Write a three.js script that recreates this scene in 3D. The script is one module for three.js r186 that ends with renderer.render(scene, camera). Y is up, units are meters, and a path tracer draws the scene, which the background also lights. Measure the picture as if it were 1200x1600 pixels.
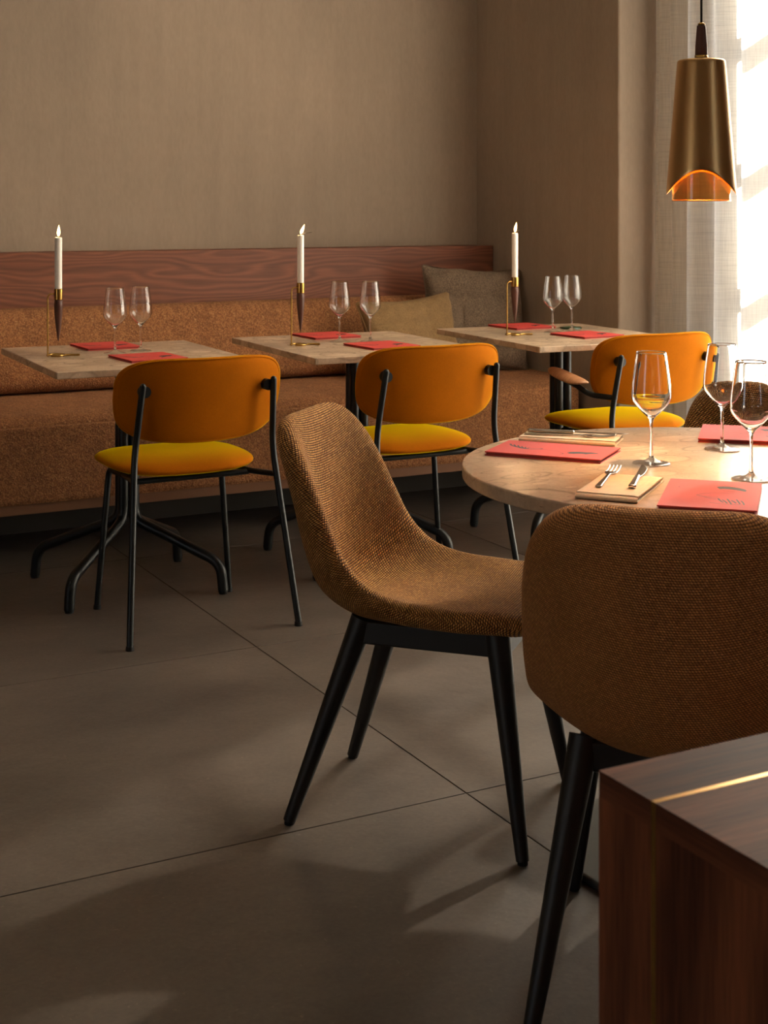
import * as THREE from 'three';
import { mergeGeometries } from 'three/addons/utils/BufferGeometryUtils.js';
import { RoundedBoxGeometry } from 'three/addons/geometries/RoundedBoxGeometry.js';

// ------------------------------------------------------------------ camera, sky, sun, exposure
const scene = new THREE.Scene();
const F = 2250, EYE = 1.22, HORIZON = 320, YAW = Math.atan(1191 / 2250);
const camera = new THREE.PerspectiveCamera(2 * Math.atan(1280 / F) * 180 / Math.PI, 1200 / 2560, 0.05, 100);
camera.position.set(0, EYE, 0);
camera.lookAt(Math.sin(YAW), EYE, -Math.cos(YAW));
camera.focus = 3.2; camera.userData.fStop = 9;
camera.setViewOffset(1200, 2560, 0, 1280 - HORIZON, 1200, 1600);   // shift lens: level camera, uprights stay upright
scene.background = new THREE.Color().setRGB(1.0, 1.08, 1.18);
const sun = new THREE.DirectionalLight(new THREE.Color().setRGB(1, 0.92, 0.80), 46);
const SUN_UP = 37 * Math.PI / 180;
sun.position.set(4 + 20 * 0.90 * Math.cos(SUN_UP), 20 * Math.sin(SUN_UP), -3 - 20 * 0.436 * Math.cos(SUN_UP));
sun.target.position.set(4, 0, -3);
sun.castShadow = true; sun.shadow.radius = 2.5;
sun.shadow.mapSize.set(2048, 2048);
Object.assign(sun.shadow.camera, { left: -6, right: 6, top: 6, bottom: -6, near: 1, far: 45 });
scene.add(sun, sun.target);
const renderer = new THREE.WebGLRenderer({ antialias: true });
renderer.toneMapping = THREE.LinearToneMapping;
renderer.toneMappingExposure = 2.0;
renderer.shadowMap.enabled = true;

// ------------------------------------------------------------------ helpers
const V = (x, y, z) => new THREE.Vector3(x, y, z);
let seed = 7;
const rnd = () => { seed = (seed * 1664525 + 1013904223) >>> 0; return seed / 4294967296; };
const lerp = (a, b, t) => a + (b - a) * t, clamp = (x, a = 0, b = 1) => Math.min(b, Math.max(a, x));
const smooth = (a, b, x) => { const t = clamp((x - a) / (b - a)); return t * t * (3 - 2 * t); };
const hash = (x, y, s) => { let h = (Math.imul(x, 374761393) + Math.imul(y, 668265263) + Math.imul(s, 974634877)) | 0; h = Math.imul(h ^ (h >>> 13), 1274126177); return ((h ^ (h >>> 16)) >>> 0) / 4294967296; };
function vnoise(x, y, px, py, s) {          // value noise that repeats every px, py cells
  const xi = Math.floor(x), yi = Math.floor(y), fx = x - xi, fy = y - yi, w = (a, n) => ((a % n) + n) % n;
  const sx = fx * fx * (3 - 2 * fx), sy = fy * fy * (3 - 2 * fy), x0 = w(xi, px), x1 = w(xi + 1, px), y0 = w(yi, py), y1 = w(yi + 1, py);
  return lerp(lerp(hash(x0, y0, s), hash(x1, y0, s), sx), lerp(hash(x0, y1, s), hash(x1, y1, s), sx), sy);
}
function fbm(u, v, px, py, s, oct = 4, gain = 0.5) {   // u, v in 0..1
  let a = 0, amp = 1, n = 0;
  for (let o = 0; o < oct; o++) { a += amp * vnoise(u * px, v * py, px, py, s + o * 17); n += amp; amp *= gain; px *= 2; py *= 2; }
  return a / n;
}
function texture(w, h, fn, srgb = true) {    // fn(u, v) gives [r, g, b] in 0..255
  const d = new Uint8Array(w * h * 4);
  for (let y = 0; y < h; y++) for (let x = 0; x < w; x++) {
    const c = fn(x / w, y / h), i = (y * w + x) * 4;
    d[i] = clamp(c[0], 0, 255); d[i + 1] = clamp(c[1], 0, 255); d[i + 2] = clamp(c[2], 0, 255); d[i + 3] = 255;
  }
  const t = new THREE.DataTexture(d, w, h, THREE.RGBAFormat);
  t.wrapS = t.wrapT = THREE.RepeatWrapping; t.magFilter = THREE.LinearFilter; t.minFilter = THREE.LinearMipmapLinearFilter; t.generateMipmaps = true;
  if (srgb) t.colorSpace = THREE.SRGBColorSpace;
  t.needsUpdate = true; return t;
}
const sized = (t, mx, my = mx) => { const c = t.clone(); c.repeat.set(1 / mx, 1 / my); c.needsUpdate = true; return c; };   // uv in metres, the pattern mx by my metres
const grey = (fn) => (u, v) => { const g = fn(u, v) * 255; return [g, g, g]; };
const mixc = (a, b, t) => [lerp(a[0], b[0], t), lerp(a[1], b[1], t), lerp(a[2], b[2], t)];
const std = (o) => new THREE.MeshStandardMaterial(o), phys = (o) => new THREE.MeshPhysicalMaterial(o);

const taken = new Map();
function numbered(name) { const n = taken.get(name) ?? 0; taken.set(name, n + 1); return n ? name + '_' + String(n).padStart(3, '0') : name; }
function obj(name, g, m, parent, label) {
  if (Array.isArray(g)) g = mergeGeometries(g.map((k) => { const n = k.index ? k.toNonIndexed() : k; for (const a of Object.keys(n.attributes)) if (!['position', 'normal', 'uv'].includes(a)) n.deleteAttribute(a); return n; }));
  const o = new THREE.Mesh(g, m); o.name = parent ? name : numbered(name); o.castShadow = o.receiveShadow = true;
  if (label) o.userData.label = label;
  (parent ?? scene).add(o); return o;
}
function thing(name, label, category, [x, y, z] = [0, 0, 0], turn = 0, group) {
  const o = new THREE.Group(); o.name = numbered(name); o.position.set(x, y, z); o.rotation.y = turn;
  o.userData = { label, category }; if (group) o.userData.group = group; scene.add(o); return o;
}
function tag(o, label, category, group) { Object.assign(o.userData, { label, category }); if (group) o.userData.group = group; return o; }
function struct(name, g, m) { const o = obj(name, g, m); o.userData.kind = 'structure'; return o; }
function copy(src, [x, y, z], turn, label) {
  const c = src.clone(); c.name = numbered(src.name.replace(/_\d{3}$/, '')); c.position.set(x, y, z); c.rotation.set(0, turn, 0); c.userData = { ...src.userData }; if (label) c.userData.label = label; scene.add(c); return c;
}
function box(x0, x1, y0, y1, z0, z1) {       // uv in metres on each face
  const g = new THREE.BoxGeometry(x1 - x0, y1 - y0, z1 - z0); g.translate((x0 + x1) / 2, (y0 + y1) / 2, (z0 + z1) / 2);
  return boxUV(g);
}
function boxUV(g) {
  if (g.index) g = g.toNonIndexed();
  const p = g.attributes.position, n = g.attributes.normal, uv = g.attributes.uv;
  for (let i = 0; i < p.count; i++) {
    const a = Math.abs(n.getX(i)), b = Math.abs(n.getY(i)), c = Math.abs(n.getZ(i));
    if (b >= a && b >= c) uv.setXY(i, p.getX(i), p.getZ(i)); else if (a >= c) uv.setXY(i, p.getZ(i), p.getY(i)); else uv.setXY(i, p.getX(i), p.getY(i));
  }
  return g;
}
const rbox = (w, h, d, r, x = 0, y = 0, z = 0) => boxUV(new RoundedBoxGeometry(w, h, d, 3, r).translate(x, y, z));
function roundRect(w, d, r) {
  const s = new THREE.Shape(), x = w / 2, y = d / 2;
  s.moveTo(-x + r, -y); s.lineTo(x - r, -y); s.absarc(x - r, -y + r, r, -Math.PI / 2, 0); s.lineTo(x, y - r); s.absarc(x - r, y - r, r, 0, Math.PI / 2);
  s.lineTo(-x + r, y); s.absarc(-x + r, y - r, r, Math.PI / 2, Math.PI); s.lineTo(-x, -y + r); s.absarc(-x + r, -y + r, r, Math.PI, Math.PI * 1.5); return s;
}
function plate(shape, h, bevel, seg = 12) {  // a flat slab lying in xz, from y = 0 to h
  const g = new THREE.ExtrudeGeometry(shape, { depth: h - 2 * bevel, bevelEnabled: bevel > 0, bevelThickness: bevel, bevelSize: bevel, bevelOffset: -bevel, bevelSegments: 2, curveSegments: seg });
  g.rotateX(-Math.PI / 2); g.translate(0, bevel, 0); return g;
}
function bar(a, b, ra, rb, seg = 16, flat = 1) {       // round tapered bar from a (radius ra) to b (radius rb)
  const d = b.clone().sub(a), l = d.length(), g = new THREE.CylinderGeometry(rb, ra, l, seg, 1); if (flat !== 1) g.scale(1, 1, flat);
  g.applyQuaternion(new THREE.Quaternion().setFromUnitVectors(V(0, 1, 0), d.normalize())); const m = a.clone().add(b).multiplyScalar(0.5); g.translate(m.x, m.y, m.z); return g;
}
function path(pts, r) {                      // a polyline with rounded corners
  const c = new THREE.CurvePath(); let from = pts[0].clone();
  for (let i = 1; i < pts.length - 1; i++) {
    const p = pts[i], a = pts[i - 1].clone().sub(p), b = pts[i + 1].clone().sub(p), k = Math.min(r, a.length() * 0.49, b.length() * 0.49), s = p.clone().addScaledVector(a.normalize(), k), e = p.clone().addScaledVector(b.normalize(), k);
    c.add(new THREE.LineCurve3(from, s)); c.add(new THREE.QuadraticBezierCurve3(s, p, e)); from = e;
  }
  c.add(new THREE.LineCurve3(from, pts[pts.length - 1])); return c;
}
function tube(pts, rad, r = 0.03, n = 60, seg = 14) {
  const c = pts.getPointAt ? pts : path(pts, r), g = new THREE.TubeGeometry(c, n, rad, seg, false), caps = [];
  for (const t of [0, 1]) { const s = new THREE.SphereGeometry(rad, seg, 8), p = c.getPointAt(t); s.scale(1, 1, 1).translate(p.x, p.y, p.z); caps.push(s); }
  return mergeGeometries([g, ...caps].map((k) => k.toNonIndexed()));
}
const lathe = (pts, seg = 40) => new THREE.LatheGeometry(pts.map((p) => new THREE.Vector2(p[0], p[1])), seg);
// A soft padded sheet: mid(s, t) is its middle surface for s, t in -1..1, half the thickness falls to nothing at its rounded rim.
function pad(mid, thick, { ns = 40, nt = 40, n = 5, su = 0.4, sv = 0.4, rim = 6 } = {}) {
  const pos = [], uv = [], idx = [], M = [], N = [], R = [], st = (i, j) => {
    const q = Math.sin((i / nt * 2 - 1) * Math.PI / 2), w = Math.pow(Math.max(0, 1 - Math.pow(Math.abs(q), n)), 1 / n), p = Math.sin((j / ns * 2 - 1) * Math.PI / 2);
    return [p * w, q];
  };
  const e = 0.004;
  for (let i = 0; i <= nt; i++) for (let j = 0; j <= ns; j++) {
    const [s, t] = st(i, j); M.push(mid(s, t));
    const a = mid(s + e, t).sub(mid(s - e, t)), b = mid(s, t + e).sub(mid(s, t - e)); N.push(a.cross(b).normalize());
    const rho = Math.pow(Math.abs(s), n) + Math.pow(Math.abs(t), n); R.push([s, t, Math.sqrt(Math.max(0, 1 - Math.pow(Math.min(1, Math.pow(rho, 1 / n)), rim)))]);
  }
  for (const side of [1, -1]) {
    const base = pos.length / 3;
    M.forEach((m, k) => { const h = thick(R[k][0], R[k][1], side) * R[k][2] * side; pos.push(m.x + N[k].x * h, m.y + N[k].y * h, m.z + N[k].z * h); uv.push(R[k][0] * su, R[k][1] * sv); });
    for (let i = 0; i < nt; i++) for (let j = 0; j < ns; j++) {
      const a = base + i * (ns + 1) + j, b = a + 1, c = a + ns + 1, d = c + 1;
      side > 0 ? idx.push(a, b, d, a, d, c) : idx.push(a, d, b, a, c, d);
    }
  }
  const P = (k) => V(pos[k * 3], pos[k * 3 + 1], pos[k * 3 + 2]), row = ns + 1, half = row * (nt + 1);   // texture coordinates in metres, measured along the surface
  for (let side = 0; side < 2; side++) {
    const mj = ns >> 1; let v = 0;
    for (let i = 0; i <= nt; i++) {
      const k0 = side * half + i * row; if (i) v += P(k0 + mj).distanceTo(P(k0 - row + mj));
      for (const d of [1, -1]) { let u = 0; for (let j = mj; j >= 0 && j <= ns; j += d) { if (j !== mj) u += d * P(k0 + j).distanceTo(P(k0 + j - d)); uv[(k0 + j) * 2] = u + side * 0.37; uv[(k0 + j) * 2 + 1] = v; } }
    }
  }
  const g = new THREE.BufferGeometry(); g.setAttribute('position', new THREE.Float32BufferAttribute(pos, 3)); g.setAttribute('uv', new THREE.Float32BufferAttribute(uv, 2)); g.setIndex(idx); g.computeVertexNormals();
  const sum = new Map(), nn = g.attributes.normal, key = (k) => Math.round(pos[k * 3] * 2e4) + '_' + Math.round(pos[k * 3 + 1] * 2e4) + '_' + Math.round(pos[k * 3 + 2] * 2e4);
  for (let k = 0; k < nn.count; k++) { const q = key(k), o = sum.get(q) ?? V(0, 0, 0); o.add(V(nn.getX(k), nn.getY(k), nn.getZ(k))); sum.set(q, o); }
  for (let k = 0; k < nn.count; k++) { const o = sum.get(key(k)).clone().normalize(); if (o.lengthSq() > 0.5) nn.setXYZ(k, o.x, o.y, o.z); }
  return g;
}
// A profile (list of [a, b]) swept along x from x0 to x1, closed at both ends.
function sweepX(profile, x0, x1, nx = 1) {
  const s = new THREE.Shape(profile.map((p) => new THREE.Vector2(p[0], p[1]))), g = new THREE.ExtrudeGeometry(s, { depth: x1 - x0, bevelEnabled: false, steps: nx });
  g.rotateY(Math.PI / 2); g.translate(x0, 0, 0); return g;    // shape x -> -z, shape y -> y
}
const soften = (pts, n = 120) => new THREE.CatmullRomCurve3(pts.map((p) => V(p[0], p[1], 0)), false, 'centripetal').getPoints(n).map((p) => [p.x, p.y]);

// ------------------------------------------------------------------ materials
const plasterTex = texture(1024, 1024, (u, v) => {
  const big = fbm(u, v, 3, 2, 11, 4), brush = fbm(u, v, 60, 5, 23, 3), fine = fbm(u, v, 256, 90, 31, 2), f = 0.86 + 0.17 * big + 0.06 * brush + 0.015 * fbm(u, v, 7, 50, 29, 3) + 0.05 * fine + 0.035 * fbm(u, v, 12, 9, 37, 3);
  return [151 * f, 134 * f, 117 * f];
});
const plasterBump = texture(512, 512, grey((u, v) => 0.5 * fbm(u, v, 40, 8, 23, 4) + 0.5 * fbm(u, v, 90, 60, 5, 3)), false);
const M = {};
M.plaster = std({ map: sized(plasterTex, 2.2), bumpMap: sized(plasterBump, 1.1), bumpScale: 0.0012, roughness: 0.95 });
M.ceiling = std({ color: '#eee8de', roughness: 0.95 });
const tileTex = texture(1024, 1024, (u, v) => {
  const big = fbm(u, v, 4, 5, 41, 5, 0.55), vein = fbm(u, v, 6, 14, 47, 4), speck = vnoise(u * 300, v * 300, 300, 300, 53), fine = fbm(u, v, 200, 200, 59, 2);
  let f = 0.68 + 0.40 * big + 0.18 * vein + 0.16 * fine;
  if (speck > 0.92) f += (speck - 0.92) * 4.5; if (speck < 0.02) f -= 0.15;
  return [80 * f, 72 * f, 65 * f];
});
const tileBump = texture(512, 512, grey((u, v) => fbm(u, v, 12, 12, 61, 5, 0.6)), false);
M.tile = std({ map: sized(tileTex, 1.3), bumpMap: sized(tileBump, 0.7), bumpScale: 0.0012, roughness: 0.46 });
M.grout = std({ color: '#6b5f52', roughness: 0.9 });
const stoneCells = []; for (let i = 0; i < 90; i++) stoneCells.push([rnd(), rnd(), 0.02 + 0.05 * rnd() * rnd() * 2, rnd(), rnd()]);
const stoneTex = texture(1024, 1024, (u, v) => {
  const wx = u + 0.03 * (fbm(u, v, 8, 8, 71, 3) - 0.5), wy = v + 0.03 * (fbm(u, v, 8, 8, 72, 3) - 0.5);
  let f = 0.84 + 0.28 * fbm(u, v, 6, 6, 73, 5, 0.6), dark = 0, light = 0;
  for (const [cx, cy, r, k, el] of stoneCells) {
    let dx = Math.abs(wx - cx), dy = Math.abs(wy - cy); dx = Math.min(dx, 1 - dx); dy = Math.min(dy, 1 - dy) * (1 + el * 1.6);
    const d = Math.sqrt(dx * dx + dy * dy) / r; if (d > 1.3) continue;
    if (k < 0.45) light = Math.max(light, 1 - smooth(0.75, 1.05, d)); dark = Math.max(dark, (1 - smooth(0.0, 0.16, Math.abs(d - 1))) * k);
  }
  const fine = fbm(u, v, 120, 120, 79, 3), pit = vnoise(u * 150, v * 150, 150, 150, 83); f += 0.10 * (fine - 0.5) + 0.10 * light - 0.17 * dark; if (pit > 0.95) f -= 0.2;
  return [192 * f, 166 * f, 139 * f];
});
M.stone = std({ map: sized(stoneTex, 0.62), roughness: 0.26 });
function woodTex(w, h, a, b, sd, rings, warp) {   // grain along u
  return texture(w, h, (u, v) => {
    const wv = v + warp * (fbm(u, v, 3, 3, sd, 3) - 0.5), g = Math.sin(2 * Math.PI * (wv * rings + 1.5 * fbm(u, v, 2, 6, sd + 5, 3))), pore = fbm(u, v, 24, 260, sd + 9, 2), tone = fbm(u, v, 2, 10, sd + 13, 3);
    return mixc(a, b, clamp(0.5 + 0.26 * g + 0.5 * (pore - 0.5) + 0.8 * (tone - 0.5)));
  });
}
M.oak = std({ map: sized(woodTex(1024, 512, [142, 85, 58], [98, 55, 37], 101, 13, 0.6), 1.7, 0.34), roughness: 0.55 });
const walnutTex = woodTex(1024, 512, [136, 80, 54], [66, 37, 26], 131, 5, 0.15);
M.walnut = phys({ map: sized(walnutTex, 0.9, 0.42), roughness: 0.55, specularIntensity: 0.18 });
M.walnutUp = phys({ map: (() => { const t = sized(walnutTex, 0.9, 0.42); t.rotation = Math.PI / 2; return t; })(), roughness: 0.55, specularIntensity: 0.18 });
M.spike = std({ map: sized(woodTex(256, 128, [104, 58, 40], [62, 32, 22], 151, 4, 0.2), 0.1, 0.05), roughness: 0.45 });
M.armWood = std({ map: sized(woodTex(256, 128, [206, 150, 104], [176, 118, 76], 157, 5, 0.2), 0.3, 0.06), roughness: 0.45 });
M.blackWood = std({ color: '#100f0d', roughness: 0.5 });
M.blackSteel = std({ color: '#161a1b', roughness: 0.38, metalness: 0.25 });
M.rubber = std({ color: '#0c0c0c', roughness: 0.8 });
M.brass = std({ color: '#b08a4a', metalness: 1, roughness: 0.24 });
M.brassBrushed = phys({ color: '#c79f6a', metalness: 1, roughness: 0.33 });
M.brassInside = std({ color: '#d9a03c', metalness: 0.6, roughness: 0.5 });
M.steel = std({ color: '#c9c4bd', metalness: 1, roughness: 0.18 });
// melange bouclé of the banquette
const boucle = (a, b, c, sd) => texture(512, 512, (u, v) => {
  const n = fbm(u, v, 70, 70, sd, 2), l = vnoise(u * 110, v * 110, 110, 110, sd + 3), big = fbm(u, v, 6, 6, sd + 7, 3); let k = mixc(a, b, clamp(0.5 + 1.7 * (n - 0.5)));
  if (l > 0.72) k = mixc(k, c, (l - 0.72) * 2.6); const f = 0.92 + 0.16 * big; return [k[0] * f, k[1] * f, k[2] * f];
});
const boucleBump = texture(512, 512, grey((u, v) => 0.6 * fbm(u, v, 70, 70, 7, 2) + 0.4 * vnoise(u * 110, v * 110, 110, 110, 10)), false);
M.bench = std({ map: sized(boucle([166, 112, 70], [120, 77, 46], [210, 162, 112], 201), 0.30), bumpMap: sized(boucleBump, 0.30), bumpScale: 0.003, roughness: 1 });
M.benchBoard = std({ color: '#7a5236', roughness: 0.7 });
M.toeKick = std({ color: '#3b3732', roughness: 0.9 });
M.cushionTan = std({ map: sized(boucle([150, 120, 80], [126, 98, 64], [164, 134, 94], 211), 0.16), bumpMap: sized(boucleBump, 0.16), bumpScale: 0.001, roughness: 1 });
M.cushionGrey = std({ map: sized(boucle([128, 108, 88], [92, 76, 62], [164, 144, 120], 221), 0.22), bumpMap: sized(boucleBump, 0.22), bumpScale: 0.0016, roughness: 1 });
// chunky weave of the shell chairs: rows of stitches, each a small raised bead
function weave(cols, rows, a, b, dark, sd) {
  const at = (u, v) => {
    const y = v * rows, r = Math.floor(y), x = u * cols + (r % 2 ? 0.5 : 0) + 0.12 * (fbm(u, v, 20, 20, sd, 2) - 0.5), c = ((Math.floor(x) % cols) + cols) % cols;
    const fx = x - Math.floor(x) - 0.5, fy = y - r - 0.5, h = clamp(1 - Math.pow(Math.hypot(fx * 1.75, (fy + fx * 0.25) * 2.1), 2.4)); return [h, hash(c, r, sd)];
  };
  return [texture(512, 512, (u, v) => { const [h, k] = at(u, v), f = 0.86 + 0.28 * fbm(u, v, 90, 90, sd + 3, 2); const y = mixc(a, b, k); return mixc(dark, y, Math.pow(h, 0.6)).map((q) => q * f); }),
    texture(512, 512, grey((u, v) => 0.85 * at(u, v)[0] + 0.15 * fbm(u, v, 128, 128, sd + 9, 2)), false)];
}
const [weaveC, weaveB] = weave(20, 26, [244, 180, 94], [196, 132, 64], [70, 42, 17], 301);
M.weave = std({ map: sized(weaveC, 0.128), bumpMap: sized(weaveB, 0.128), bumpScale: 0.0035, roughness: 1 });
const [twillC, twillB] = weave(26, 30, [240, 168, 92], [206, 138, 74], [112, 70, 40], 331);
M.twill = std({ map: sized(twillC, 0.118), bumpMap: sized(twillB, 0.118), bumpScale: 0.002, roughness: 1 });
const velvetTex = texture(512, 512, (u, v) => { const f = 0.9 + 0.14 * fbm(u, v, 5, 5, 401, 4) + 0.06 * fbm(u, v, 180, 180, 409, 2); return [174 * f, 94 * f, 5 * f]; });
M.velvet = phys({ map: sized(velvetTex, 0.5), roughness: 0.9, specularIntensity: 0.12, sheen: 2, sheenRoughness: 0.6, sheenColor: new THREE.Color().setRGB(1, 0.80, 0.0) });
const linen = (sd) => (u, v) => { const a = fbm(u, v, 8, 420, sd, 2), b = fbm(u, v, 420, 8, sd + 3, 2), slub = Math.max(0, fbm(u, v, 5, 260, sd + 5, 2) - 0.66); return clamp(0.92 + 0.10 * (a - 0.5) + 0.10 * (b - 0.5) - slub * 0.25); };
const linenA = linen(501);
M.curtain = phys({ map: sized(texture(1024, 1024, (u, v) => { const f = linenA(u, v); return [250 * f, 246 * f, 238 * f]; }), 0.5), roughness: 0.985, transmission: 0.74, thickness: 0, ior: 1.02, specularIntensity: 0.05, side: THREE.DoubleSide });
M.napkin = std({ map: sized(texture(256, 256, (u, v) => { const f = linenA(u, v); return [255 * f, 226 * f, 190 * f]; }), 0.12), roughness: 1 });
M.glass = phys({ color: '#ffffff', roughness: 0.0, transmission: 1, thickness: 0.003, ior: 1.48 });
M.pane = phys({ color: '#ffffff', roughness: 0, transmission: 1, thickness: 0, ior: 1.5 });
M.amber = phys({ color: '#e6bd88', roughness: 0.03, transmission: 1, thickness: 0, ior: 1.5 });
M.frame = std({ color: '#655d53', roughness: 0.6 });
M.wax = phys({ color: '#fffaf0', roughness: 0.5 });
M.wick = std({ color: '#1a1512', roughness: 1 });
M.flame = std({ color: '#000000', emissive: new THREE.Color().setRGB(1, 0.62, 0.24), emissiveIntensity: 9 });
M.bulb = std({ color: '#000000', emissive: new THREE.Color().setRGB(1, 0.6, 0.25), emissiveIntensity: 8 });
M.cardRed = std({ color: '#b3342e', roughness: 0.5 });
M.paper = std({ color: '#7d2a24', roughness: 0.9 });
M.green = std({ color: '#1d3a1c', roughness: 0.3 });
M.cord = std({ color: '#1a1210', roughness: 0.8 });
M.disc = std({ color: '#3c403f', roughness: 0.45, metalness: 0.3 });
M.street = std({ color: '#45433f', roughness: 0.95 });
M.paving = std({ color: '#b9ae9e', roughness: 0.95 });

// ------------------------------------------------------------------ the room
const ZB = -5.856, XR = 3.6, WALL = 0.62, TOP = 4.3, XL = -4.4, ZF = 3.6;      // back wall, right wall, its depth, ceiling, left wall, wall behind the camera
const WZ0 = -4.75, WZ1 = -2.45, WY1 = 4.05;                                          // window recess
const floor = new THREE.Group(); floor.name = 'floor'; floor.userData.kind = 'structure'; scene.add(floor);
obj('grout_bed', box(XL - 0.2, XR + WALL, -0.12, -0.0025, ZB - 0.2, ZF + 0.2), M.grout, floor);
const TX = 1.229, TZ = 1.118, JOINT = 0.0035, TX0 = 1.548, TZ0 = -2.56;
for (let i = -5; i <= 2; i++) for (let k = -6; k <= 4; k++) {
  const x0 = Math.max(XL, TX0 + i * TX) + JOINT / 2, x1 = Math.min(XR + 0.4, TX0 + (i + 1) * TX) - JOINT / 2, z1 = Math.min(ZF, TZ0 - k * TZ) - JOINT / 2, z0 = Math.max(ZB, TZ0 - (k + 1) * TZ) + JOINT / 2;
  if (x1 - x0 < 0.02 || z1 - z0 < 0.02) continue;
  const g = plate(roundRect(x1 - x0, z1 - z0, 0.001), 0.01, 0.0008, 1), uv = g.attributes.uv, a = rnd() * 5, b = rnd() * 5;
  for (let n = 0; n < uv.count; n++) uv.setXY(n, uv.getX(n) + a, uv.getY(n) + b);
  g.translate((x0 + x1) / 2, -0.01, (z0 + z1) / 2); obj('tile', g, M.tile, floor);
}
struct('ceiling', box(XL - 0.2, XR + WALL, TOP, TOP + 0.2, ZB - 0.2, ZF + 0.2), M.ceiling);
struct('wall_back', box(XL - 0.2, XR + WALL, 0, TOP, ZB - 0.2, ZB), M.plaster);
{ // the far side of the room is glazed towards a paved yard
  const z0 = -1.6, z1 = -0.3, y1 = 2.3, X = XL - 0.12;
  struct('wall_left', [box(XL - 0.2, XL, 0, TOP, ZB, z0), box(XL - 0.2, XL, 0, TOP, z1, ZF), box(XL - 0.2, XL, y1, TOP, z0, z1)], M.plaster);
  const w = new THREE.Group(); w.name = 'window_2'; w.userData.kind = 'structure'; scene.add(w);
  obj('window_frame', [box(X, X + 0.06, 0, 0.06, z0, z1), box(X, X + 0.06, y1 - 0.06, y1, z0, z1), box(X, X + 0.06, 0.06, y1 - 0.06, z0, z0 + 0.06), box(X, X + 0.06, 0.06, y1 - 0.06, z1 - 0.06, z1)], M.frame, w);
  for (let i = 1; i < 2; i++) obj('mullion', box(X, X + 0.06, 0.06, y1 - 0.06, lerp(z0, z1, i / 2) - 0.025, lerp(z0, z1, i / 2) + 0.025), M.frame, w);
  for (let i = 0; i < 2; i++) { const g = new THREE.PlaneGeometry((z1 - z0) / 2, y1); g.rotateY(Math.PI / 2); g.translate(X + 0.03, y1 / 2, lerp(z0, z1, (i + 0.5) / 2)); obj('pane', g, M.pane, w); }
}
{ // a tall narrow window behind the camera, the one the brass lamp and the glasses mirror
  const x0 = 2.55, x1 = 3.4, y0 = 0.7, y1 = 3.6, Z = ZF + 0.08;
  struct('wall_front', [box(XL - 0.2, x0, 0, TOP, ZF, ZF + 0.2), box(x1, XR + WALL, 0, TOP, ZF, ZF + 0.2), box(x0, x1, y1, TOP, ZF, ZF + 0.2), box(x0, x1, 0, y0, ZF, ZF + 0.2)], M.plaster);
  const w = new THREE.Group(); w.name = 'window_3'; w.userData.kind = 'structure'; scene.add(w);
  obj('window_frame', [box(x0, x1, y0, y0 + 0.05, Z, Z + 0.06), box(x0, x1, y1 - 0.05, y1, Z, Z + 0.06), box(x0, x0 + 0.05, y0 + 0.05, y1 - 0.05, Z, Z + 0.06), box(x1 - 0.05, x1, y0 + 0.05, y1 - 0.05, Z, Z + 0.06)], M.frame, w);
  obj('mullion', box((x0 + x1) / 2 - 0.06, (x0 + x1) / 2 + 0.06, y0 + 0.05, y1 - 0.05, Z, Z + 0.06), M.frame, w);
  for (const k of [0.25, 0.75]) obj('pane', new THREE.PlaneGeometry((x1 - x0) / 2, y1 - y0).translate(lerp(x0, x1, k), (y0 + y1) / 2, Z + 0.03), M.pane, w);
}
{
  const rim = 0.012, far = [];   // the jamb nearest the banquette has a softly rounded arris
  const s = new THREE.Shape(); s.moveTo(XR, -ZB); s.lineTo(XR, -WZ0 + rim); s.quadraticCurveTo(XR, -WZ0, XR + rim, -WZ0); s.lineTo(XR + WALL, -WZ0); s.lineTo(XR + WALL, -ZB); s.lineTo(XR, -ZB);
  const g = new THREE.ExtrudeGeometry(s, { depth: TOP, bevelEnabled: false }); g.rotateX(-Math.PI / 2); far.push(boxUV(g));
  struct('wall_right', [...far, box(XR, XR + WALL, 0, TOP, WZ1, ZF), box(XR, XR + WALL, WY1, TOP, WZ0, WZ1)], M.plaster);
}
{ // window: painted frame with glazing bars, set towards the outside of the wall
  const w = new THREE.Group(); w.name = 'window_1'; w.userData.kind = 'structure'; scene.add(w);
  const X = XR + 0.42, z0 = -4.42, z1 = WZ1, y0 = 0.08, y1 = WY1;
  obj('window_frame', [box(X, X + 0.09, 0, y1, z0 - 0.05, z0), box(X, X + 0.09, 0, y1, z1 - 0.07, z1), box(X, X + 0.09, y1 - 0.08, y1, z0, z1 - 0.07), box(X, X + 0.09, 0, y0, z0, z1 - 0.07)], M.frame, w);
  obj('side_panel', box(X + 0.005, X + 0.085, 0, y1, WZ0, z0 - 0.05), M.plaster, w);
  const nz = 5, ny = 8, dz = (z1 - 0.07 - z0) / nz, dy = (y1 - 0.08 - y0) / ny;
  for (let i = 1; i < nz; i++) obj('glazing_bar', box(X + 0.02, X + 0.06, y0, y1 - 0.08, z0 + i * dz - 0.02, z0 + i * dz + 0.02), M.frame, w);
  for (let j = 1; j < ny; j++) obj('glazing_bar', box(X + 0.022, X + 0.058, y0 + j * dy - 0.035, y0 + j * dy + 0.035, z0, z1 - 0.07), M.frame, w);
  for (let i = 0; i < nz; i++) for (let j = 0; j < ny; j++) {
    const g = new THREE.PlaneGeometry(dz, dy); g.rotateY(Math.PI / 2); g.translate(X + 0.04, y0 + (j + 0.5) * dy, z0 + (i + 0.5) * dz); obj('pane', g, M.pane, w);
  }
}
struct('ground_outside', box(XR + WALL, 40, -0.3, -0.15, -30, 25), M.street);
struct('yard_outside', box(-40, XL - 0.2, -0.3, -0.15, -30, 25), M.paving);
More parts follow.
